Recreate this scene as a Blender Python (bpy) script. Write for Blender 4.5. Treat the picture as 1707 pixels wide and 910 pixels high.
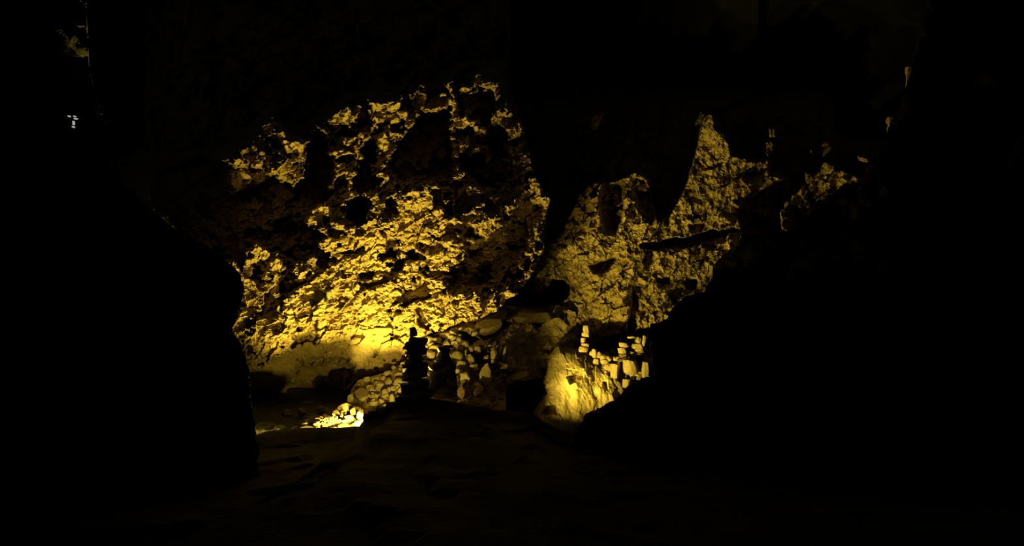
import bpy, bmesh, math, random
import numpy as np
from mathutils import Vector

for _o in list(bpy.data.objects): bpy.data.objects.remove(_o)
sc = bpy.context.scene
F, CX, CY, CZ = 1340.0, 853.5, 455.0, 1.6            # focal length in pixels of the 1707 wide frame, camera height

def at(u, v, Y):
    """a point on the sight line through pixel u, v at depth Y"""
    return Vector(((u - CX) / F * Y, Y, CZ - (v - CY) / F * Y))

# ------------------------------------------------------------------ camera, world, lamps, exposure
cam = bpy.data.cameras.new('camera'); cam_o = bpy.data.objects.new('camera', cam); sc.collection.objects.link(cam_o)
cam.sensor_fit = 'HORIZONTAL'; cam.sensor_width = 36.0; cam.lens = F / 1707 * 36.0
cam_o.location = (0, 0, CZ); cam_o.rotation_euler = (math.pi / 2, 0, 0); cam.clip_end = 200; cam.clip_start = .05
sc.camera = cam_o

w = bpy.data.worlds.new('night'); sc.world = w; w.use_nodes = True
w.node_tree.nodes['Background'].inputs[0].default_value = (.80, .88, 1.0, 1)
w.node_tree.nodes['Background'].inputs[1].default_value = .006

LAMP = (1.0, .745, .09)
def spot(name, pos, aim, power, half, blend, radius=.035, col=LAMP):
    l = bpy.data.lights.new(name, 'SPOT'); o = bpy.data.objects.new(name, l); sc.collection.objects.link(o)
    l.energy = power; l.color = col; l.spot_size = math.radians(2 * half); l.spot_blend = blend; l.shadow_soft_size = radius
    o.location = pos; o.rotation_euler = (aim - pos).to_track_quat('-Z', 'Y').to_euler()
    return o
def bulb(name, pos, power, radius=.03, col=LAMP):
    l = bpy.data.lights.new(name, 'POINT'); o = bpy.data.objects.new(name, l); sc.collection.objects.link(o)
    l.energy = power; l.color = col; l.shadow_soft_size = radius; o.location = pos
    return o
spot('floodlight_under_wall', at(611, 743, 11.95), at(560, 330, 15.3), 2550, 84, .2, .06)
spot('floodlight_across_gorge', at(690, 765, 12.0), at(1150, 380, 19.5), 19000, 14.8, .12)
spot('floodlight_by_mound', at(820, 745, 11.8), at(1125, 446, 17.5), 2150, 23, 1.0)
spot('fill_underside', at(650, 702, 11.95), at(560, 540, 15.4), 260, 62, .3, .03)  # added fill lamp, brightens the underside of the wall
bulb('fill_bank_glare', at(604, 717, 12.35), 26, .02, (1.0, .80, .16))  # added bulb, whitens the right end of the bank

sc.view_settings.view_transform = 'Standard'; sc.view_settings.look = 'None'
sc.view_settings.exposure = 0.0; sc.view_settings.gamma = 1.0; sc.view_settings.use_curve_mapping = False

# ------------------------------------------------------------------ materials
def rock_mat(name, dark, mid, light, scale=1.0, bump=.5, rough=.9, wet=0.0):
    m = bpy.data.materials.new(name); m.use_nodes = True; nt = m.node_tree; N = nt.nodes; L = nt.links
    b = N['Principled BSDF']; b.inputs['Roughness'].default_value = rough
    b.inputs['Specular IOR Level'].default_value = .25 + wet
    tc = N.new('ShaderNodeTexCoord')
    n1 = N.new('ShaderNodeTexNoise'); n1.inputs['Scale'].default_value = 1.1 * scale; n1.inputs['Detail'].default_value = 8; n1.inputs['Roughness'].default_value = .65
    n2 = N.new('ShaderNodeTexNoise'); n2.inputs['Scale'].default_value = 9 * scale; n2.inputs['Detail'].default_value = 6
    L.new(tc.outputs['Object'], n1.inputs['Vector']); L.new(tc.outputs['Object'], n2.inputs['Vector'])
    r = N.new('ShaderNodeValToRGB'); e = r.color_ramp.elements
    e[0].position = .33; e[0].color = (*dark, 1); e[1].position = .68; e[1].color = (*light, 1)
    k = e.new(.5); k.color = (*mid, 1)
    mx = N.new('ShaderNodeMix'); mx.data_type = 'FLOAT'; mx.inputs[0].default_value = .35
    L.new(n1.outputs['Fac'], mx.inputs[2]); L.new(n2.outputs['Fac'], mx.inputs[3]); L.new(mx.outputs[0], r.inputs['Fac'])
    L.new(r.outputs['Color'], b.inputs['Base Color'])
    v = N.new('ShaderNodeTexVoronoi'); v.inputs['Scale'].default_value = 14 * scale
    L.new(tc.outputs['Object'], v.inputs['Vector'])
    n3 = N.new('ShaderNodeTexNoise'); n3.inputs['Scale'].default_value = 22 * scale; n3.inputs['Detail'].default_value = 7
    L.new(tc.outputs['Object'], n3.inputs['Vector'])
    ad = N.new('ShaderNodeMath'); ad.operation = 'MULTIPLY_ADD'; ad.inputs[1].default_value = .5
    L.new(v.outputs['Distance'], ad.inputs[0]); L.new(n3.outputs['Fac'], ad.inputs[2])
    bp = N.new('ShaderNodeBump'); bp.inputs['Strength'].default_value = bump; bp.inputs['Distance'].default_value = .03
    L.new(ad.outputs[0], bp.inputs['Height']); L.new(bp.outputs['Normal'], b.inputs['Normal'])
    return m
M_WALL = rock_mat('ochre_limestone', (.22, .16, .075), (.34, .262, .125), (.45, .36, .21))
M_FAR = rock_mat('ochre_limestone_far', (.22, .16, .075), (.33, .255, .12), (.42, .34, .19), bump=.4)
M_FLOW = rock_mat('pale_flowstone', (.28, .22, .11), (.36, .285, .15), (.43, .35, .20), scale=1.5, bump=.35, wet=.15)
M_NEAR = rock_mat('shade_dark_rock', (.014, .013, .012), (.024, .022, .021), (.038, .035, .033))  # near-black albedo puts the foreground shade into the colour
M_STONE = rock_mat('rubble_stone', (.22, .175, .10), (.32, .26, .16), (.42, .35, .24), scale=2.5, bump=.4)
M_BLOCK = rock_mat('block_limestone', (.13, .10, .05), (.21, .165, .085), (.29, .23, .13), scale=3.0, bump=.6)
M_CEIL = rock_mat('blacked_out_ceiling_rock', (.006, .006, .006), (.009, .009, .009), (.013, .013, .013))  # albedo cut to near black so stray lamp light leaves the ceiling dark
M_BOUNCE = rock_mat('bounce_ground', (.36, .29, .17), (.48, .39, .24), (.58, .49, .33), scale=3.0)  # raised albedo for the unseen bounce patch of the floor
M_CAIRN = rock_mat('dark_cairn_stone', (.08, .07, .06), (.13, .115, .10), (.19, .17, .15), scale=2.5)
M_SHADESTONE = rock_mat('shade_toned_stone', (.10, .07, .045), (.15, .11, .07), (.21, .16, .10), scale=2.5)  # darkened copy of the rubble stone, shade put into the colour

# ------------------------------------------------------------------ numpy helpers
def hash2(ix, iy, seed):
    h = (ix.astype(np.int64) * 374761393 + iy.astype(np.int64) * 668265263 + seed * 974634777) & 0xFFFFFFFF
    h = ((h ^ (h >> 13)) * 1274126177) & 0xFFFFFFFF
    h = (h ^ (h >> 16)) * 2246822519 & 0xFFFFFFFF
    return ((h ^ (h >> 15)) & 0xFFFFFF) / float(0xFFFFFF)
def vnoise(x, y, seed):
    ix = np.floor(x); iy = np.floor(y); fx = x - ix; fy = y - iy
    fx = fx * fx * (3 - 2 * fx); fy = fy * fy * (3 - 2 * fy)
    a = hash2(ix, iy, seed); b = hash2(ix + 1, iy, seed); c = hash2(ix, iy + 1, seed); d = hash2(ix + 1, iy + 1, seed)
    return (a * (1 - fx) + b * fx) * (1 - fy) + (c * (1 - fx) + d * fx) * fy - .5
def fbm(x, y, size, seed, octs=4, gain=.5):
    s = 0; a = 1; f = 1.0 / size
    for k in range(octs):
        s = s + a * vnoise(x * f + 17.3 * k, y * f - 9.1 * k, seed + k); a *= gain; f *= 2.03
    return s
def facets(x, y, size, seed, ang=0.0, stretch=1.0, tilt=.8):
    """fractured rock: every irregular cell is its own tilted plane; returns relief (-1..1) and distance to the joint"""
    c, s = math.cos(ang), math.sin(ang)
    X = (x * c + y * s) / (size * stretch); Y = (-x * s + y * c) / size
    ix = np.floor(X); iy = np.floor(Y)
    b1 = np.full(X.shape, 9.0); b2 = np.full(X.shape, 9.0); val = np.zeros(X.shape)
    for dx in (-1, 0, 1):
        for dy in (-1, 0, 1):
            jx = ix + dx; jy = iy + dy
            px = jx + .5 + .85 * (hash2(jx, jy, seed) - .5); py = jy + .5 + .85 * (hash2(jx, jy, seed + 1) - .5)
            ex = X - px; ey = Y - py; d = ex * ex + ey * ey
            v = (hash2(jx, jy, seed + 2) - .5) + tilt * (ex * (hash2(jx, jy, seed + 3) - .5) + ey * (hash2(jx, jy, seed + 4) - .5)) * 2
            n = d < b1
            b2 = np.where(n, b1, np.minimum(b2, d)); val = np.where(n, v, val); b1 = np.where(n, d, b1)
    return val, np.sqrt(b2) - np.sqrt(b1)
def sdist(U, V, poly):
    """signed distance in pixels to a polygon, positive inside"""
    P = np.array(poly, float); Q = np.roll(P, -1, 0)
    best = np.full(U.shape, 1e9); ins = np.zeros(U.shape, bool)
    for (ax, ay), (bx, by) in zip(P, Q):
        ex, ey = bx - ax, by - ay; L = ex * ex + ey * ey + 1e-9
        t = np.clip(((U - ax) * ex + (V - ay) * ey) / L, 0, 1)
        best = np.minimum(best, (U - ax - t * ex) ** 2 + (V - ay - t * ey) ** 2)
        if ay != by:
            ins ^= ((ay > V) != (by > V)) & (U < ex * (V - ay) / ey + ax)
    d = np.sqrt(best)
    return np.where(ins, d, -d)
def smooth(t): t = np.clip(t, 0, 1); return t * t * (3 - 2 * t)
def tps(pts):
    """thin plate spline through (u, v, depth) points"""
    P = np.array(pts, float); n = len(P)
    xy = P[:, :2] / 500.0
    def ker(d2): return np.where(d2 > 1e-12, d2 * np.log(np.maximum(d2, 1e-12)), 0) * .5
    K = ker(((xy[:, None] - xy[None]) ** 2).sum(-1)) + 1e-3 * np.eye(n)
    T = np.hstack([np.ones((n, 1)), xy]); A = np.zeros((n + 3, n + 3)); A[:n, :n] = K; A[:n, n:] = T; A[n:, :n] = T.T
    s = np.linalg.solve(A, np.concatenate([P[:, 2], np.zeros(3)]))
    def f(U, V):
        u = U / 500.0; v = V / 500.0; r = s[n] + s[n + 1] * u + s[n + 2] * v
        for i in range(n): r = r + s[i] * ker((u - xy[i, 0]) ** 2 + (v - xy[i, 1]) ** 2)
        return r
    return f
def recess(D, U, V, items, jit):
    """hollows (positive) and bosses (negative) of the rock: outline, depth in metres, softness in pixels"""
    for poly, dep, soft in items:
        P = np.array(poly); pad = soft + 12
        m = (U > P[:, 0].min() - pad) & (U < P[:, 0].max() + pad) & (V > P[:, 1].min() - pad) & (V < P[:, 1].max() + pad)
        if not m.any(): continue
        sd = sdist(U[m], V[m], poly) + jit[m]
        D[m] = D[m] + dep * smooth((sd + soft * .5) / max(soft, .5))
    return D

def grid_obj(name, u0, u1, v0, v1, step, func, mat, kind=None, margin=18):
    """a rock face sampled at a regular spacing; past its outline the surface turns back behind itself, so the rock has thick edges"""
    us = np.arange(u0, u1 + step, step); vs = np.arange(v0, v1 + step, step)
    U, V = np.meshgrid(us, vs); r = func(U, V); cut = None
    D, sd = r if isinstance(r, tuple) else (r, None)
    if sd is not None:
        gy, gx = np.gradient(sd, step); g = np.sqrt(gx * gx + gy * gy) + 1e-6; o = np.where(sd < 0, -sd * 1.5 / g, 0)
        U = U + gx / g * o; V = V + gy / g * o; cut = sd > -margin
    X = (U - CX) / F * D; Z = CZ - (V - CY) / F * D
    co = np.stack([X, D, Z], -1).reshape(-1, 3); nu, nv = len(us), len(vs)
    idx = np.arange(nu * nv).reshape(nv, nu)
    q = np.stack([idx[:-1, :-1], idx[1:, :-1], idx[1:, 1:], idx[:-1, 1:]], -1)
    if cut is not None:
        q = q[cut[:-1, :-1] & cut[1:, :-1] & cut[1:, 1:] & cut[:-1, 1:]]
    q = q.reshape(-1, 4)
    used = np.unique(q); remap = np.full(nu * nv, -1); remap[used] = np.arange(len(used))
    return mesh_from(name, co[used], remap[q], mat, kind)
def mesh_from(name, co, q, mat, kind=None, smooth_shade=False):
    me = bpy.data.meshes.new(name)
    me.vertices.add(len(co)); me.vertices.foreach_set('co', co.astype(np.float32).ravel())
    me.loops.add(q.size); me.loops.foreach_set('vertex_index', q.astype(np.int32).ravel())
    me.polygons.add(len(q)); me.polygons.foreach_set('loop_start', np.arange(0, q.size, 4, dtype=np.int32))
    me.polygons.foreach_set('use_smooth', np.full(len(q), smooth_shade))
    me.update(calc_edges=True); me.validate()
    me.materials.append(mat)
    o = bpy.data.objects.new(name, me); sc.collection.objects.link(o)
    if kind: o['kind'] = kind
    return o

# ------------------------------------------------------------------ the lit overhanging rock wall (left and centre)
A_POLY = [(850,-150),(852,60),(846,130),(873,215),(889,290),(917,335),(912,365),(905,400),(907,416),(893,445),(881,468),
          (865,487),(848,500),(826,520),(792,533),(758,541),(741,549),(723,557),(700,562),(694,575),(684,592),(676,600),(664,611),
          (649,618),(629,625),(593,633),(586,642),(568,666),(540,676),(480,676),(430,706),(200,780),(60,780),(60,-150)]
A_SHAPE = tps([(425,606,13.65),(470,590,13.45),(560,568,13.25),(640,548,13.15),(700,556,13.2),(760,532,13.3),(850,492,13.9),(900,420,14.9),
    (430,500,13.75),(560,480,13.5),(680,470,13.45),(780,470,13.7),
    (430,420,13.95),(560,400,13.75),(700,400,13.65),(800,400,13.95),(870,400,14.7),(900,340,15.6),
    (500,260,14.2),(620,220,14.05),(700,300,13.8),(760,200,14.2),(830,180,14.9),(330,350,14.6),(250,250,15.6),(150,400,16.0),
    (400,270,14.35),(460,200,14.5),
    (360,120,15.6),(500,110,15.2),(590,185,13.95),(690,165,13.85),(460,205,14.1),(790,130,14.3),(640,70,15.4),(760,50,15.4),(850,50,16.4),(100,0,19),(400,-50,19),(700,-80,19.5),(860,-100,20),
    (430,655,14.9),(430,690,15.9),(500,672,15.9),(568,655,15.0),(520,610,14.3),(600,600,13.75),(590,630,14.2),(660,590,13.5),(200,650,17)])
A_REC = [
 ([(704,190),(752,176),(753,312),(722,305),(684,303),(656,292),(648,268),(658,242),(680,218)], 1.0, 5),
 ([(770,154),(818,156),(823,185),(812,215),(800,210),(785,200),(765,195),(762,165)], .7, 6),
 ([(757,213),(778,215),(780,232),(768,240),(756,230)], .4, 4),
 ([(793,228),(835,228),(838,240),(815,243),(795,238)], .35, 4),
 ([(770,262),(800,255),(812,275),(800,300),(776,290)], .35, 8),
 ([(577,335),(590,328),(612,330),(617,345),(608,372),(592,374),(577,368)], .7, 4),
 ([(547,384),(562,379),(579,385),(577,393),(549,393)], .3, 3),
 ([(533,415),(552,418),(546,440),(537,452),(530,448)], .4, 3),
 ([(512,222),(530,220),(545,236),(556,262),(562,282),(552,305),(552,330),(526,345),(512,368),(532,395),(528,425),(500,437),
   (470,425),(440,408),(427,404),(412,420),(401,446),(330,410),(250,345),(262,285),(330,262),(382,275),(420,275),(450,292),(490,312),(506,292),(512,250)], 1.1, 7),
 ([(600,236),(618,232),(632,246),(626,268),(618,285),(638,300),(622,315),(602,320),(586,316),(594,292),(604,262)], .7, 6),
 ([(555,300),(575,285),(580,315),(560,330)], .4, 5),
 ([(632,423),(652,417),(656,428),(637,432)], .3, 3), ([(652,440),(672,436),(670,452),(655,451)], .3, 3),
 ([(667,417),(690,419),(698,432),(680,431)], .3, 3), ([(661,398),(667,398),(670,440),(664,440)], .2, 3),
 ([(597,455),(622,455),(620,463),(602,464)], .22, 3), ([(640,330),(658,328),(660,342),(645,345)], .3, 3),
 ([(420,440),(436,430),(448,450),(440,472),(424,462)], .25, 4), ([(455,425),(480,418),(500,440),(475,444)], .3, 4),
 ([(470,450),(486,446),(492,462),(476,468)], .2, 4),
 ([(775,395),(830,370),(880,318),(905,345),(893,375),(880,412),(862,455),(842,472),(800,484),(768,486),(742,478),(752,455),(770,430)], .62, 22),
 ([(765,385),(790,380),(800,395),(780,405)], .25, 5), ([(855,455),(872,440),(880,446),(866,468),(852,480)], .3, 4),
 ([(700,405),(730,402),(742,415),(720,425),(702,418)], .2, 5), ([(755,300),(768,305),(762,340),(754,335)], .25, 4),
 ([(820,235),(836,232),(842,300),(830,320),(818,290)], .3, 6), ([(780,420),(800,418),(800,440),(784,442)], .15, 5),
 ([(445,372),(520,372),(525,395),(470,400)], .3, 10),
 ([(500,606),(560,600),(590,612),(575,660),(520,664),(480,650)], .5, 20),
]
def A_depth(U, V):
    wx = U + 9 * fbm(U, V, 45, 3, 3); wy = V + 9 * fbm(U, V, 45, 8, 3)
    D = A_SHAPE(U, V) + 1.5 + .55 * smooth((400 - V) / 260) + 2.6 * smooth((np.interp(U, [330, 385, 430, 460, 476, 508, 522, 560, 590, 640, 700, 750, 800, 832, 848, 880], [300, 262, 232, 192, 232, 245, 225, 190, 176, 174, 160, 138, 124, 134, 190, 215]) + 10 * fbm(U, V, 24, 79, 3) - V) / 38)
    jit = 8 * fbm(U, V, 14, 21, 4, .7) + 5 * facets(U, V, 9, 25, -.5, 1.5, .9)[0]
    pit = fbm(wx, wy * 1.2, 26, 27, 3, .6)
    under = smooth((V - (640 - .27 * (U - 425) * 1.0) + 22) / 18)          # the smoother underside below the lip
    lip = np.interp(U, [425, 470, 500, 560, 640, 700], [608, 592, 577, 570, 551, 640])
    under = smooth((V - lip + 2) / 7)
    wild = 1 - (.82 - .35 * smooth((U - 560) / 60)) * under
    up = smooth((430 - V) / 330)                                           # the wall is more broken higher up
    f1, _ = facets(wx, wy, 62, 11, -.65, 1.7, 1.0)
    f2, e2 = facets(wx, wy, 25, 31, -.55, 1.6, 1.1)
    f3, e3 = facets(wx * 1.0, wy, 10.5, 51, -.4, 1.6, 1.1)
    f4, _ = facets(U, V, 5.2, 71, -.3, 1.5, 1.0)
    rough = (.17 + .40 * up) * f1 + (.105 + .26 * up) * f2 + (.070 + .12 * up) * f3 + .048 * f4
    rough = rough + .16 * fbm(U, V, 120, 5, 5, .5)
    D = D + (.30 * smooth((pit - .24) / .05) + .7 * up * smooth((pit - .13 - .1 * smooth((V - 330) / 80)) / .05)) * wild
    D = D + rough * wild + under * (.10 * fbm(U, V, 40, 15, 5, .55))
    D = recess(D, U, V, [(p, d * (2.0 if d >= .7 else 1.5), k) for p, d, k in A_REC], jit)
    D = D + 2.4 * smooth((392 - U + 10 * fbm(U, V, 30, 77, 3)) / 30) * smooth((330 - V) / 60) + 5 * smooth((345 - U) / 110) * smooth((360 - V) / 120) + 9 * smooth((250 - U) / 50) * smooth((290 - V) / 80)
    sd = sdist(U, V, A_POLY) + 4 * fbm(U, V, 10, 91, 3)
    return D + np.where(sd < 0, np.minimum(-sd * .22, 3.5), 0), sd
grid_obj('wall_back', 60, 980, -150, 790, 1.7, A_depth, M_WALL, 'structure', 14)

# ------------------------------------------------------------------ the wall across the gorge (right)
B_SHAPE = tps([(560,560,20),(560,720,19),(650,620,18),(700,600,17),(700,690,16),(800,560,16),(800,690,14.6),(880,600,14.9),(880,690,13.7),
    (870,520,15.8),(900,450,16.1),(950,420,16.4),(960,470,16.2),(1000,500,15.9),(1000,580,15.4),(1080,540,15.6),(1060,620,15.2),
    (1080,450,16.5),(1000,380,17.0),(1080,360,17.4),(1180,430,17.2),(1230,400,17.7),(1110,390,17.3),
    (1150,330,18.1),(1220,350,18.4),(1180,250,19.0),(1180,195,19.4),(1240,280,19.2),(1280,290,19.5),(1350,330,20.0),(1430,290,20.5),
    (1000,300,18.2),(1050,300,18.4),(900,300,19.5),(1000,150,21.5),(1180,120,21.5),(1350,120,23),(1500,100,23),(1500,400,20),(1300,700,16),(1500,700,16)])
B_REC = [
 ([(700,470),(845,470),(870,486),(880,440),(905,417),(925,396),(938,385),(948,360),(965,325),(988,302),(1012,306),(1035,296),(1060,286),(1082,300),(1088,340),(1097,370),(1113,361),
   (1130,335),(1145,300),(1156,265),(1166,225),(1172,198),(1181,188),(1202,194),(1240,172),(1640,60),(1640,-200),(700,-200)], 3.6, 3),
 ([(1005,305),(1040,308),(1038,350),(1025,392),(1008,388),(998,340)], 1.0, 7),
 ([(1062,318),(1090,322),(1098,345),(1082,360),(1064,350)], 1.0, 7),
 ([(1068,409),(1110,401),(1135,396),(1180,386),(1225,379),(1232,386),(1200,394),(1165,407),(1130,415),(1090,417),(1072,414)], 1.1, 3),
 ([(1190,392),(1206,390),(1208,400),(1196,404)], .4, 3),
 ([(850,512),(862,492),(878,482),(900,487),(912,480),(922,467),(940,468),(949,475),(946,492),(940,501),(911,508),(880,514)], 2.6, 4),
 ([(985,445),(1005,434),(1026,431),(1020,444),(1002,458),(988,455)], .8, 4),
 ([(1057,488),(1064,500),(1060,548),(1062,555),(1046,556),(1050,520)], .7, 4),
 ([(985,579),(1005,566),(1045,553),(1085,546),(1088,556),(1060,574),(1010,584),(990,584)], .9, 5),
 ([(842,650),(850,636),(866,631),(890,635),(910,648),(902,660),(892,672),(890,700),(840,700)], 1.8, 4),
 ([(1228,360),(1240,338),(1262,322),(1288,306),(1310,296),(1303,330),(1300,355),(1302,385),(1320,392),(1320,420),(1240,400),(1232,378)], 2.4, 3),
 ([(1205,180),(1330,120),(1560,100),(1560,420),(1310,400),(1296,340),(1306,296),(1284,290),(1282,262),(1262,268),(1240,262),(1222,258),(1212,230),(1202,205),(1190,190)], 2.6, 6),
 ([(1343,289),(1360,291),(1370,270),(1378,271),(1395,283),(1415,287),(1435,296),(1431,305),(1410,308),(1390,322),(1370,337),(1358,336),(1350,320)], -3.2, 3),
 ([(1330,318),(1340,312),(1350,335),(1357,345),(1345,360),(1338,368),(1322,365),(1312,390),(1304,380),(1299,355),(1310,338)], -3.1, 3),
 ([(1425,259),(1432,258),(1447,265),(1445,273),(1432,271)], -3.0, 2),
 ([(1281,214),(1292,214),(1293,229),(1283,229)], -2.9, 2), ([(1276,236),(1292,238),(1290,252),(1280,262),(1274,256)], -2.8, 3),
 ([(1350,248),(1356,250),(1355,258),(1350,256)], -2.8, 2), ([(1252,158),(1262,158),(1260,165),(1254,164)], -2.8, 2),
 ([(1190,190),(1204,194),(1214,214),(1206,222),(1192,214)], .5, 5), ([(1094,462),(1112,462),(1116,474),(1098,480)], .5, 4),
 ([(1060,515),(1075,520),(1072,530)], .3, 3), ([(1240,292),(1258,290),(1256,304),(1244,306)], .4, 4),
 ([(1146,372),(1172,374),(1170,388),(1150,388)], .4, 5), ([(1140,470),(1162,466),(1160,480),(1142,482)], .7, 4),
]
def B_depth(U, V):
    wx = U + 8 * fbm(U, V, 40, 103, 3); wy = V + 8 * fbm(U, V, 40, 108, 3)
    D = B_SHAPE(U, V) + 1.3 + 9 * smooth((190 - V) / 90) + 16 * smooth((U - 1235) / 70) * smooth((168 - V) / 150) + 14 * smooth((U - 1375) / 50) * smooth((252 - V) / 60); jit = 5 * fbm(U, V, 12, 121, 3)
    spk = smooth((400 - V) / 60) * smooth((U - 940) / 20) * smooth((1120 - U) / 30) + .8 * smooth((U - 1215) / 20)
    dim = smooth((920 - U) / 50) * smooth((V - 500) / 30)
    f1, e1 = facets(wx, wy, 50, 111, -.9, 1.6, .9)
    f2, e2 = facets(wx, wy, 21, 131, -1.1, 1.5, .9)
    f3, e3 = facets(wx, wy, 9, 151, -1.0, 1.5, .9)
    rough = (.20 + .38 * spk) * f1 + (.12 + .35 * spk) * f2 + (.08 + .14 * spk) * f3 + .04 * facets(U, V, 5, 171, -1.0, 1.5, .9)[0] + .16 * fbm(U, V, 26, 161, 4, .6)
    rough = rough + .20 * fbm(U, V, 100, 105, 5, .5)
    D = D + rough * (1 - .35 * dim)
    D = recess(D, U, V, B_REC[:1], jit * .35)
    D = recess(D, U, V, B_REC[1:], jit)
    return D
grid_obj('wall_far', 555, 1600, -150, 760, 1.9, B_depth, M_FAR, 'structure')

# ------------------------------------------------------------------ the pale flowstone mound
F_POLY = [(892,682),(903,668),(912,655),(906,640),(912,612),(918,590),(930,575),(948,580),(968,584),(990,590),(1010,588),(1030,600),(1050,592),(1070,585),(1086,600),(1090,640),(1060,660),(1010,700),(985,740),(930,745),(900,735),(885,700)]
F_SHAPE = tps([(900,690,13.6),(915,620,14.3),(940,590,14.7),(960,620,14.1),(950,660,13.7),(940,710,13.4),(1000,620,14.2),(1050,610,14.6),(1085,620,15.0),(1040,650,14.0),(1000,690,13.6),(1085,590,15.2)])
def F_depth(U, V):
    D = F_SHAPE(U, V) + .6
    f1, e1 = facets(U + 6 * fbm(U, V, 20, 203, 3), V, 34, 211, 1.2, 1.7, .7); f2, _ = facets(U, V, 12, 231, 1.2, 1.8, .8)
    D = D + .05 * f1 + .03 * f2 + .20 * fbm(U * 1.3, V * .8, 34, 205, 4, .45)
    D = recess(D, U, V, [([(947,628),(962,620),(972,616),(972,628),(960,636),(950,640)], .22, 5), ([(1004,636),(1012,636),(1012,650),(1006,648)], .18, 4),
        ([(903,690),(908,676),(925,676),(926,690),(915,694)], .3, 4)], 4 * fbm(U, V, 10, 221, 3))
    sd = sdist(U, V, F_POLY) + 3 * fbm(U, V, 9, 291, 3)
    return D + .30 * np.exp(-np.maximum(sd, 0) / 6) + np.where(sd < 0, np.minimum(-sd * .12, 1.2), 0), sd
mound = grid_obj('flowstone_mound', 875, 1105, 565, 755, 1.3, F_depth, M_FLOW, None, 8)
mound['label'] = 'smooth bright yellow flowstone mound narrowing downward, lower right of the lit area'
mound['category'] = 'rock formation'

# ------------------------------------------------------------------ dark shell: ceiling, near walls, floor
def shell_depth(U, V):
    D = 30 + 0.0 * U - 13 * smooth((120 - V) / 620) + 3.0 * fbm(U, V, 420, 301, 5)
    f, _ = facets(U, V, 130, 311, .3, 1.6, .8)
    return D + 1.1 * f
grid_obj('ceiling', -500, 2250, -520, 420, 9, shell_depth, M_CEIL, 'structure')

LEFT_POLY = [(120,-500),(150,120),(205,300),(255,352),(300,385),(345,408),(385,438),(400,455),(407,480),(404,500),(392,540),(386,548),(402,572),(411,602),
             (419,640),(424,690),(431,760),(440,1300),(-900,1300),(-900,-500)]
def left_depth(U, V):
    D = 8.3 + .9 * fbm(U, V, 260, 401, 5) - .0022 * (400 - np.minimum(U, 400)) 
    f, _ = facets(U, V, 70, 411, .5, 1.6, .9); f2, _ = facets(U, V, 20, 413, .5, 1.6, .9)
    D = D + .35 * f + .07 * f2
    sd = sdist(U, V, LEFT_POLY) + 5 * fbm(U, V, 22, 491, 4) * (.15 + .85 * smooth((V - 300) / 90))
    return D + np.where(sd < 0, -sd * .25 + .5 * fbm(U, V, 9, 495, 4), 0), sd
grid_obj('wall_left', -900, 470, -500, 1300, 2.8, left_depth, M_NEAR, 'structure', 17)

RIGHT_POLY = [(930,1300),(940,770),(958,714),(966,706),(975,690),(1000,677),(1025,664),(1050,640),(1068,632),(1084,627),(1086,600),(1080,560),(1084,540),(1112,530),(1120,510),
              (1146,492),(1174,486),(1186,462),(1192,440),(1215,416),(1232,405),(1238,388),(1300,392),(1312,390),(1330,372),(1346,366),(1370,340),(1395,322),(1412,310),(1436,304),(1452,272),(1470,240),
              (1484,200),(1502,172),(1516,120),(1535,60),(1560,-60),(1580,-500),(2500,-500),(2500,1300)]
def right_depth(U, V):
    D = 11.2 - .0030 * (U - 1000) + 1.0 * fbm(U, V, 240, 501, 5) - .0018 * (V - 500)
    f, _ = facets(U, V, 80, 511, -.6, 1.7, .9); f2, _ = facets(U, V, 24, 513, -.6, 1.6, .9)
    D = D + .38 * f + .09 * f2
    sd = sdist(U, V, RIGHT_POLY) + 5 * fbm(U, V, 20, 591, 4)
    return D + np.where(sd < 0, -sd * .15, 0), sd
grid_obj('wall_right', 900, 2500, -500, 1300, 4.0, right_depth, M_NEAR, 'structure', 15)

CREST_U = [-600,  300, 425, 450, 500, 560, 600, 607, 625, 650, 668, 690, 730, 765, 800, 845, 890, 905, 935, 962, 1000, 1400, 2400]
CREST_V = [ 760,  745, 724, 718, 713, 712, 711, 700, 684, 679, 664, 664, 666, 671, 678, 684, 688, 700, 716, 722, 724, 740, 760]
CREST_Y = 11.3
def floor_z(X, Y):
    u = CX + X / CREST_Y * F
    zc = CZ - (np.interp(u, CREST_U, CREST_V) - CY) / F * CREST_Y + .02 * fbm(X, X * 0, .12, 611, 3)
    near = -.05 + (zc + .05 - .12) * smooth((Y - 3) / 8.0)
    z = near + .12 * np.exp(-((Y - CREST_Y) / .35) ** 2)
    ur = CX + X / 12.7 * F
    zr = CZ - (np.interp(ur, [440, 500, 606, 612, 628, 641, 655, 668, 682, 696, 712, 728, 820, 842, 862, 890, 960], [716, 714, 712, 700, 693, 689, 687, 687, 691, 702, 716, 722, 722, 720, 735, 745, 745]) - CY) / F * 12.7  # unseen ridge added behind the crest to shade rubble and underside
    zr = zr + .035 * fbm(X, X * 0, .15, 633, 3)
    zb = zc - .95 * smooth((Y - CREST_Y) / .55)
    zb = zb + (zr - zb) * smooth((Y - 12.25) / .40)
    zb = zb + (np.minimum(zr, -.87) - zb) * smooth((Y - 12.75) / .35)
    z = np.where(Y > CREST_Y, zb, z)
    n = .10 * fbm(X, Y, 1.3, 601, 6) + .05 * facets(X, Y, .5, 621, .4, 1.4, .9)[0]
    return z + n * np.clip(np.abs(Y - CREST_Y) / .5, .06, 1)
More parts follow.
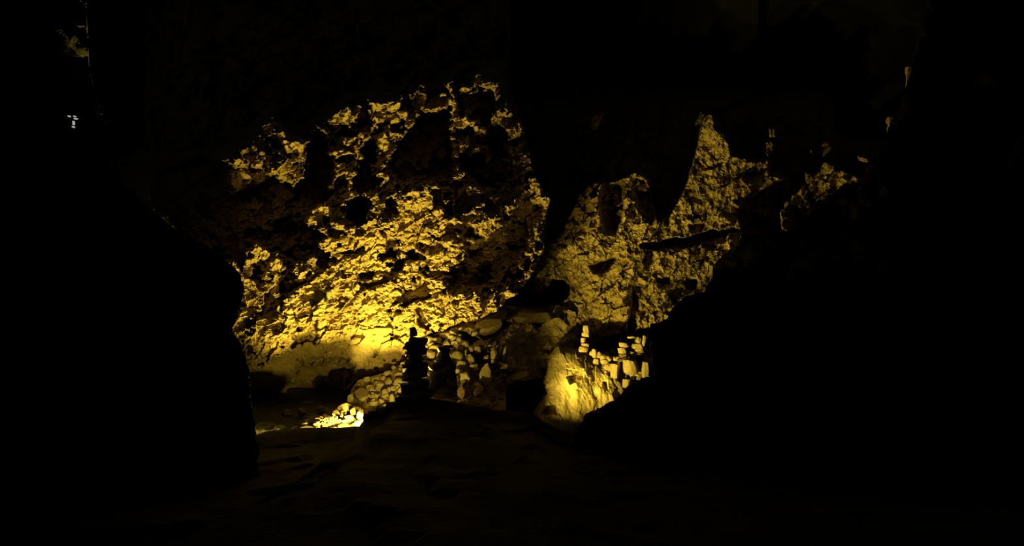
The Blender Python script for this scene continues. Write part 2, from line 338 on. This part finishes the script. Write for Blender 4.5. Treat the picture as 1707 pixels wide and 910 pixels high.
def make_floor():
    xs = np.arange(-13, 15.01, .07)
    ys = np.unique(np.concatenate([np.arange(-3, 10.4, .14), np.arange(10.4, 12.6, .05), np.arange(12.6, 22.1, .16)]))
    X, Y = np.meshgrid(xs, ys); Z = floor_z(X, Y)
    co = np.stack([X, Y, Z], -1).reshape(-1, 3); nu, nv = len(xs), len(ys); idx = np.arange(nu * nv).reshape(nv, nu)
    q = np.stack([idx[:-1, :-1], idx[:-1, 1:], idx[1:, 1:], idx[1:, :-1]], -1).reshape(-1, 4)
    o = mesh_from('floor', co, q, M_NEAR, 'structure'); o.data.materials.append(M_BOUNCE)
    c = co[q].mean(1); pale = (c[:, 1] > 11.42) & (c[:, 1] < 13.4) & (c[:, 0] > -3.15) & (c[:, 0] < 1.2)   # unseen pale patch added behind the crest to bounce lamp light upward
    o.data.polygons.foreach_set('material_index', pale.astype(np.int32))
    return o
make_floor()


# ------------------------------------------------------------------ loose stones: chiselled meshes, shared by many objects
RND = random.Random(7)
def rock_mesh(name, seed, mat, flat=0.0, n=11, sub=2):
    r = random.Random(seed); bm = bmesh.new(); bmesh.ops.create_icosphere(bm, subdivisions=sub, radius=1.0)
    planes = []
    for k in range(n):
        d = Vector((r.gauss(0, 1), r.gauss(0, 1), r.gauss(0, 1))).normalized(); planes.append((d, r.uniform(.55, .85)))
    if flat: planes += [(Vector((0, 0, 1)), flat), (Vector((0, 0, -1)), flat)]
    for v in bm.verts:
        for _ in range(2):
            for d, h in planes:
                k = v.co.dot(d)
                if k > h: v.co -= d * (k - h)
        v.co += Vector((r.uniform(-1, 1), r.uniform(-1, 1), r.uniform(-1, 1))) * .022
    xs = [v.co.x for v in bm.verts]; zs = [v.co.z for v in bm.verts]; ys = [v.co.y for v in bm.verts]
    for v in bm.verts:
        v.co.x = (v.co.x - (max(xs) + min(xs)) / 2) / (max(xs) - min(xs)) * 2
        v.co.y = (v.co.y - (max(ys) + min(ys)) / 2) / (max(ys) - min(ys)) * 2
        v.co.z = (v.co.z - (max(zs) + min(zs)) / 2) / (max(zs) - min(zs)) * 2
    me = bpy.data.meshes.new(name); bm.to_mesh(me); bm.free(); me.materials.append(mat)
    return me
def kit(mat, flat=0.0, n=7, sub=2, base=0): return [rock_mesh('stone', base + 31 * k + 5, mat, flat, 8 + k % 5, sub) for k in range(n)]
K_RUB = kit(M_STONE, 0, 8, 2); K_SLAB = kit(M_STONE, .45, 6, 2, 900); K_DARK = kit(M_CAIRN, .5, 6, 2, 1700)
K_SHADE = kit(M_SHADESTONE, 0, 5, 2, 2500); K_SMALL = kit(M_STONE, 0, 7, 1, 3300); K_WALL = [rock_mesh('stone', 4100 + 17 * k, M_BLOCK, .5, 6, 2) for k in range(7)]

def empty(name, loc, label, cat, group=None):
    o = bpy.data.objects.new(name, None); sc.collection.objects.link(o); o.location = loc; o.empty_display_size = .2
    o['label'] = label; o['category'] = cat
    if group: o['group'] = group
    return o
def stone(parent, meshes, u, v, Y, wd, ht, deep=None, rot=0.0, name='stone', k=None, turn=None):
    """a stone wd x ht pixels large as seen from the path, at depth Y"""
    me = meshes[RND.randrange(len(meshes)) if k is None else k]
    o = bpy.data.objects.new(name, me); sc.collection.objects.link(o)
    a, b = wd / F * Y / 2, ht / F * Y / 2
    d = (deep / F * Y / 2) if deep else (a + b) / 2 * .9
    o.scale = (a, d, b); p = at(u, v, Y)
    o.rotation_euler = (0, math.radians(rot), 0)
    if parent is not None:
        o.parent = parent; o.location = p - parent.location
    else: o.location = p
    return o
def tag(o, label, cat, group=None):
    o['label'] = label; o['category'] = cat
    if group: o['group'] = group
    return o

# ------------------------------------------------------------------ rubble slope behind the cairns
H_POLY = [(570,716),(576,676),(586,648),(596,634),(630,624),(650,617),(665,610),(676,599),(684,590),(693,574),(701,563),(724,556),(742,549),(758,542),(792,534),(826,521),(846,508),
          (870,514),(900,512),(930,508),(960,520),(962,560),(950,590),(925,600),(912,628),(880,634),(850,640),(842,655),(845,716)]
H_SHAPE = tps([(575,700,14.0),(590,640,14.9),(650,620,14.8),(650,690,13.6),(690,575,14.9),(700,660,13.5),(760,545,15.2),(760,600,14.6),(760,690,13.2),(820,530,15.6),(820,600,14.9),(840,680,13.8),
    (870,520,16.4),(920,520,16.6),(955,560,16.5),(900,600,15.6),(880,630,15.2)])
def H_depth(U, V):
    wx = U + 5 * fbm(U, V, 25, 803, 3); wy = V + 5 * fbm(U, V, 25, 808, 3)
    fl = smooth((U - 830) / 40)
    f1, _ = facets(wx, wy, 26, 811, -.6, 1.5, .8); f2, _ = facets(wx, wy, 9, 813, -.7, 1.6, .9)
    D = H_SHAPE(U, V) + .20 * f1 + .07 * f2 + .08 * fbm(U, V, 16, 815, 4) * fl
    D = recess(D, U, V, [([(820,544),(842,536),(852,538),(842,548),(826,560),(806,566),(800,560)], .5, 4), ([(764,552),(790,560),(800,566),(786,575),(770,566)], .45, 4),
        ([(780,592),(800,585),(842,590),(850,612),(842,660),(800,670),(780,650)], .35, 10)], 3 * fbm(U, V, 9, 821, 3))
    sd = sdist(U, V, H_POLY) + 1.6 * fbm(U, V, 7, 891, 3)
    return D + np.where(sd < 0, np.minimum(-sd * .10, 1.0), 0), sd
heap = grid_obj('rubble_slope', 560, 975, 500, 730, 1.5, H_depth, M_FAR, None, 9)
tag(heap, 'dim slope of brown rock and angular rubble below the bright wall, behind the cairns', 'rubble')
def hY(u, v): return float(H_depth(np.array([[u, u + 1.], [u, u + 1.]]), np.array([[v, v], [v + 1., v + 1.]]))[0][0, 0])

def heap_stone(kitm, u, v, wd, ht, rot=0, name='stone'):
    Y = float(H_SHAPE(np.array([float(u)]), np.array([float(v)]))[0])
    return stone(heap, kitm, u, v, Y - .12 - .35 * (wd + ht) / 2 / F * Y, wd, ht, rot=rot, name=name)
for a in [(712,568,22,16,-10),(762,594,20,17,5),(783,598,17,16,0),(796,583,13,15,20),(769,606,18,10,8),(823,592,11,23,4),(852,603,14,22,-6),(841,590,6,26,8),(847,588,5,24,-4),
          (834,586,6,20,6),(870,602,17,13,4),(810,624,22,40,8),(698,626,22,12,-30),(724,580,18,9,6),(719,592,14,13,12),(706,588,14,10,-10),(745,573,13,9,6),(759,571,11,8,10),(776,575,12,12,-20),(776,590,6,16,0),
          (762,620,9,14,30),(748,608,20,10,6),(730,601,12,8,-8),(700,605,10,18,0),(716,612,14,10,-35),(790,612,15,12,12),(775,628,18,16,0),(770,655,24,22,0),(795,650,20,26,10),(830,640,16,22,0),
          (648,636,15,13,4),(665,638,18,14,-6),(635,643,13,12,0),(651,649,10,9,0),(653,665,9,17,2),(642,656,11,17,4),(626,633,14,9,-12),(647,622,13,9,-8),(665,625,16,9,-8),(610,632,14,8,-8),
          (584,664,9,14,6),(597,645,12,10,-20),(616,646,12,10,8),(640,630,10,8,0),(656,612,9,7,-10),(672,607,9,9,0),(668,650,10,10,0),(622,672,16,8,4),(645,676,14,9,0),(590,680,12,9,0)]:
    u, v, wd, ht, rot = a; heap_stone(K_SHADE if (v > 632 and u > 750) or (v > 600 and 690 < u < 735) else K_RUB if wd / ht < 1.7 else K_SLAB, u, v, wd, ht, rot)  # darker kit towards the foot of the slope paints its shade
n = 0
while n < 150:
    u = RND.uniform(580, 860); v = RND.uniform(545, 672)
    if float(sdist(np.array([u]), np.array([v]), H_POLY)[0]) < 5 or (u > 795 and v < 575): continue
    big = RND.uniform(5, 12); heap_stone(K_SHADE if (v > 628 and u > 740) or (v > 605 and u > 690) else K_SMALL, u, v, big * RND.uniform(.8, 1.4), big * RND.uniform(.6, 1), RND.uniform(-40, 40)); n += 1  # small stones low on the slope take the shade-toned kit too
tag(stone(None, K_SHADE, 744, 557, 15.05, 44, 14, 30, -14, 'rock_slab', 0), 'narrow dark slab under the bright rim, just right of the tall cairn top', 'rock')
tag(stone(None, K_SHADE, 812, 545, 15.3, 52, 27, 40, -16, 'rock_slab', 1), 'large smooth tilted slab wedged under the lower edge of the bright wall', 'rock')
tag(stone(None, K_SHADE, 882, 528, 16.2, 72, 32, 50, 3, 'rock_slab', 2), 'broad rounded brown slab just under the black cleft', 'rock')
tag(stone(None, K_SLAB, 861, 626, 14.9, 40, 9, 40, -14, 'rock_slab', 3), 'thin ledge-like slab roofing the black hollow left of the flowstone mound', 'rock')
tag(stone(None, K_SHADE, 603, 657, 14.35, 25, 22, 26, 0, 'boulder', 1), 'dim rounded boulder above the white-lit bank, left of its paler neighbour', 'boulder')
tag(stone(None, K_SHADE, 632, 664, 14.35, 21, 24, 24, 0, 'boulder', 2), 'peaked brown boulder above and right of the white-lit bank', 'boulder')

# ------------------------------------------------------------------ bank of broken rock beside the floodlight
bank = empty('rock_bank', at(560, 712, 12.75), 'glaring white-lit low bank of broken rock at the foot of the bright wall', 'rock')
for a in [(577,682,30,20,0,12.95),(594,688,22,20,0,12.85),(566,690,26,18,-6,12.9),(548,696,26,16,-10,12.9),(583,700,30,18,0,12.75),(600,696,12,24,6,12.72),(562,704,24,14,0,12.7),(524,700,32,13,-14,12.85),
          (510,706,16,8,-18,12.8),(531,706,20,10,0,12.7),(597,706,12,12,0,12.6),(574,712,22,14,0,12.6),(545,708,18,12,0,12.7),(588,712,18,14,0,12.6),(520,714,40,10,0,12.7)]:
    stone(bank, K_SHADE if a[1] < 690 or a[0] < 575 else K_RUB, a[0], a[1], a[5], a[2], a[3], rot=a[4])  # top and left of the bank toned down as unlit
for u in range(560, 600, 5): stone(bank, K_SHADE, u, np.interp(u, [560, 598], [732, 724]) + RND.uniform(-1.5, 3), 12.38, 8, 16, 8)  # unseen row added behind the crest to shade the bank front
for u in range(440, 606, 12): stone(bank, K_DARK, u, 722 if u > 508 else 734, 12.85, 22, 40, 24)  # unseen dark filler added to stop lamp light passing under the bank
for k in range(46):
    u = RND.uniform(512, 604); v = np.interp(u, [510, 550, 575, 604], [704, 694, 684, 690]) + RND.uniform(0, 20)
    z = RND.uniform(3.5, 8); stone(bank, K_SHADE if RND.random() < .55 - .6 * (u > 585) else K_SMALL, u, v, 12.62 + RND.uniform(0, .06) + .15 * (v < 692), z, z * .8, rot=RND.uniform(-40, 40))
for a, lab in [((537,685,20,12),'barely lit brown boulder touching the upper left of the white-lit bank'),((478,690,16,12),'middle one of three dark boulders under the undercut, left of the white-lit bank'),
               ((503,687,15,10),'flat dark boulder just above the left tip of the white-lit bank'),((455,698,24,12),'leftmost dark boulder under the undercut, next to the black left wall')]:
    tag(stone(None, K_SHADE, a[0], a[1], 13.7, a[2], a[3] + 6, name='boulder'), lab, 'boulder')
# ------------------------------------------------------------------ cairns in silhouette on the crest
c = empty('cairn', at(692, 664, 11.35), 'tall black cairn of stacked stones with a separate block balanced on top', 'cairn')
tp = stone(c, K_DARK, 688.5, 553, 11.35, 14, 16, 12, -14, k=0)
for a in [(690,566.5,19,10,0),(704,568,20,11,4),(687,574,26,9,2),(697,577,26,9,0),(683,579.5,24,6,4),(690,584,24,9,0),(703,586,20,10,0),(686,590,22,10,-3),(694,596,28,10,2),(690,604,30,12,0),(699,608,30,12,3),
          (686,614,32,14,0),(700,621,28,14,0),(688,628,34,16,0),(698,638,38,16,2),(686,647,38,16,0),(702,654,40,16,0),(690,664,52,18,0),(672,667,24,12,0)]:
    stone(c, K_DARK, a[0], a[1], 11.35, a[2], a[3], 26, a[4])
c2 = empty('cairn', at(738, 668, 11.6), 'squat black cairn with a flat cap stone on round boulders, right of the tall cairn', 'cairn')
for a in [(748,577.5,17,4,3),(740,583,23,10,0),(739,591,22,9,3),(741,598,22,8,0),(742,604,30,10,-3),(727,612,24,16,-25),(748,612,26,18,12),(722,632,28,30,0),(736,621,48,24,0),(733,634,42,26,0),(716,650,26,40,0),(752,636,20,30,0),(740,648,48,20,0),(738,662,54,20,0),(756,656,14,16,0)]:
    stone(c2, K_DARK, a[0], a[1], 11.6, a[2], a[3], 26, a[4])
ck = empty('rock_pile', at(672, 668, 11.08), 'low black heap of stones at the left foot of the tall cairn', 'rock')
for a in [(672,607,8,14),(668,612,10,16),(674,622,10,14)][:0] + [(640,684,26,12),(655,678,24,16),(667,670,18,18),(625,690,24,12),(612,696,14,14)]:
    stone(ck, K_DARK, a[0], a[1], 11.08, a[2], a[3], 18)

# ------------------------------------------------------------------ stacked and loose stones on and beside the flowstone mound
s1 = empty('cairn', at(974, 590, 14.9), 'small lit yellow stack of five stones standing on top of the flowstone mound', 'cairn')
for a in [(977,548.5,11,13,0),(975.5,558,12,7,6),(972.5,567,9,8,0),(975,574.5,13,5,8),(973,582,17,10,0)]: stone(s1, K_WALL, a[0], a[1], 14.9, a[2], a[3], 11, a[4])
s2 = empty('cairn', at(1040, 602, 14.6), 'left one of two lit piles of flat blocks right of the mound top', 'cairn')
for a in [(1040,575,17,8,3),(1037.5,584.5,15,11,-8),(1038,594,16,8,0),(1028,598,12,8,0),(1039,602,18,9,0)]: stone(s2, K_WALL, a[0], a[1], 14.6, a[2], a[3], 13, a[4])
s3 = empty('cairn', at(1062, 602, 14.7), 'right one of two lit piles of flat blocks, with an upright splinter', 'cairn')
for a in [(1063,577,21,9,0),(1073,568,6,18,8),(1053,562,15,4,-8),(1065,585,14,7,0),(1054,592,12,12,0),(1067,593,14,8,3),(1060,601,26,9,0),(1064,567,10,10,20)]: stone(s3, K_WALL, a[0], a[1], 14.7, a[2], a[3], 13, a[4])
for a, lab in [((991,589,9,15,0),'small pointed yellow stone right of the five stone stack'),((1026,618,17,25,0),'upright yellow block in the middle of the row on the mound shoulder'),
               ((1051,612,26,25,0),'largest rounded yellow block on the right shoulder of the mound'),((1076,616,13,28,4),'tall narrow yellow block at the far right end of the mound'),
               ((1045,639,15,15,0),'small yellow block at the lower right rim of the mound'),((1008,603,14,8,-10),'flat stone on the mound between the five stone stack and the upright block')]:
    tag(stone(None, K_WALL, a[0], a[1], 14.35, a[2], a[3], rot=a[4], name='stone_block'), lab, 'rock')

for k in range(34):
    u = RND.uniform(984, 1086); v = np.interp(u, [984, 1020, 1086], [594, 604, 612]) + RND.uniform(-6, 20); z = RND.uniform(5, 12)
    stone(mound, K_WALL, u, v, 14.55 + .004 * (612 - v), z * 1.2, z, rot=RND.uniform(-50, 50))
# ------------------------------------------------------------------ stalactites catching light on the right wall, small glowing mark at far left
def stalactite(u, v0, v1, Y, wd, label):
    bm = bmesh.new(); n = 9; rings = []
    r = random.Random(int(u)); p0 = at(u, v0, Y); L = (v1 - v0) / F * Y; R = wd / F * Y / 2
    for i in range(9):
        t = i / 8; rad = R * (1 - t) ** .7 * (1 + .18 * r.uniform(-1, 1)) + .004
        rings.append([bm.verts.new((rad * math.cos(a * 2 * math.pi / n) + .02 * r.uniform(-1, 1), rad * math.sin(a * 2 * math.pi / n), -t * L)) for a in range(n)])
    for a, b in zip(rings, rings[1:]):
        for k in range(n): bm.faces.new((a[k], a[(k + 1) % n], b[(k + 1) % n], b[k]))
    bm.faces.new(rings[0]); bm.faces.new(list(reversed(rings[-1])))
    me = bpy.data.meshes.new('stalactite'); bm.normal_update(); bm.to_mesh(me); bm.free(); me.materials.append(M_SHADESTONE)
    o = bpy.data.objects.new('stalactite', me); sc.collection.objects.link(o); o.location = p0
    return tag(o, label, 'stalactite')
stalactite(1484, 196, 246, 12.4, 12, 'faint brown stalactite beside the right wall, the lower of the two large ones')
stalactite(1514, 112, 182, 12.4, 9, 'thin faint stalactite high on the right wall, above the brown one')
def glow_mat(name, col, e):
    m = bpy.data.materials.new(name); m.use_nodes = True; b = m.node_tree.nodes['Principled BSDF']
    b.inputs['Base Color'].default_value = (.3, .3, .3, 1); b.inputs['Emission Color'].default_value = (*col, 1); b.inputs['Emission Strength'].default_value = e
    return m
def bar(bm, cx, cz, wx, wz, d=.03):
    r = bmesh.ops.create_cube(bm, size=1.0)
    for v in r['verts']: v.co = Vector((v.co.x * wx + cx, v.co.y * d, v.co.z * wz + cz))
bm = bmesh.new(); k = 7.0 / F
for (u, v, a, b) in [(126.5, 198, 5, 1.8), (122.8, 205, 1.8, 6.5), (122.4, 211.6, 3, 2.4), (115.5, 193.8, 3, 2), (124.5, 194, 3, 1.6)]: bar(bm, (u - 122) * k, -(v - 200) * k, a * k, b * k)
bmesh.ops.bevel(bm, geom=bm.edges[:], offset=.002, segments=1, affect='EDGES')
me = bpy.data.meshes.new('glow_mark'); bm.to_mesh(me); bm.free(); me.materials.append(glow_mat('pale_glow', (.8, .82, .72), .42))  # small emissive bars drawn as a pale mark
o = bpy.data.objects.new('glow_mark', me); sc.collection.objects.link(o); o.location = at(122, 200, 7.0)
tag(o, 'tiny pale angular glow high on the black wall at far left', 'lamp')
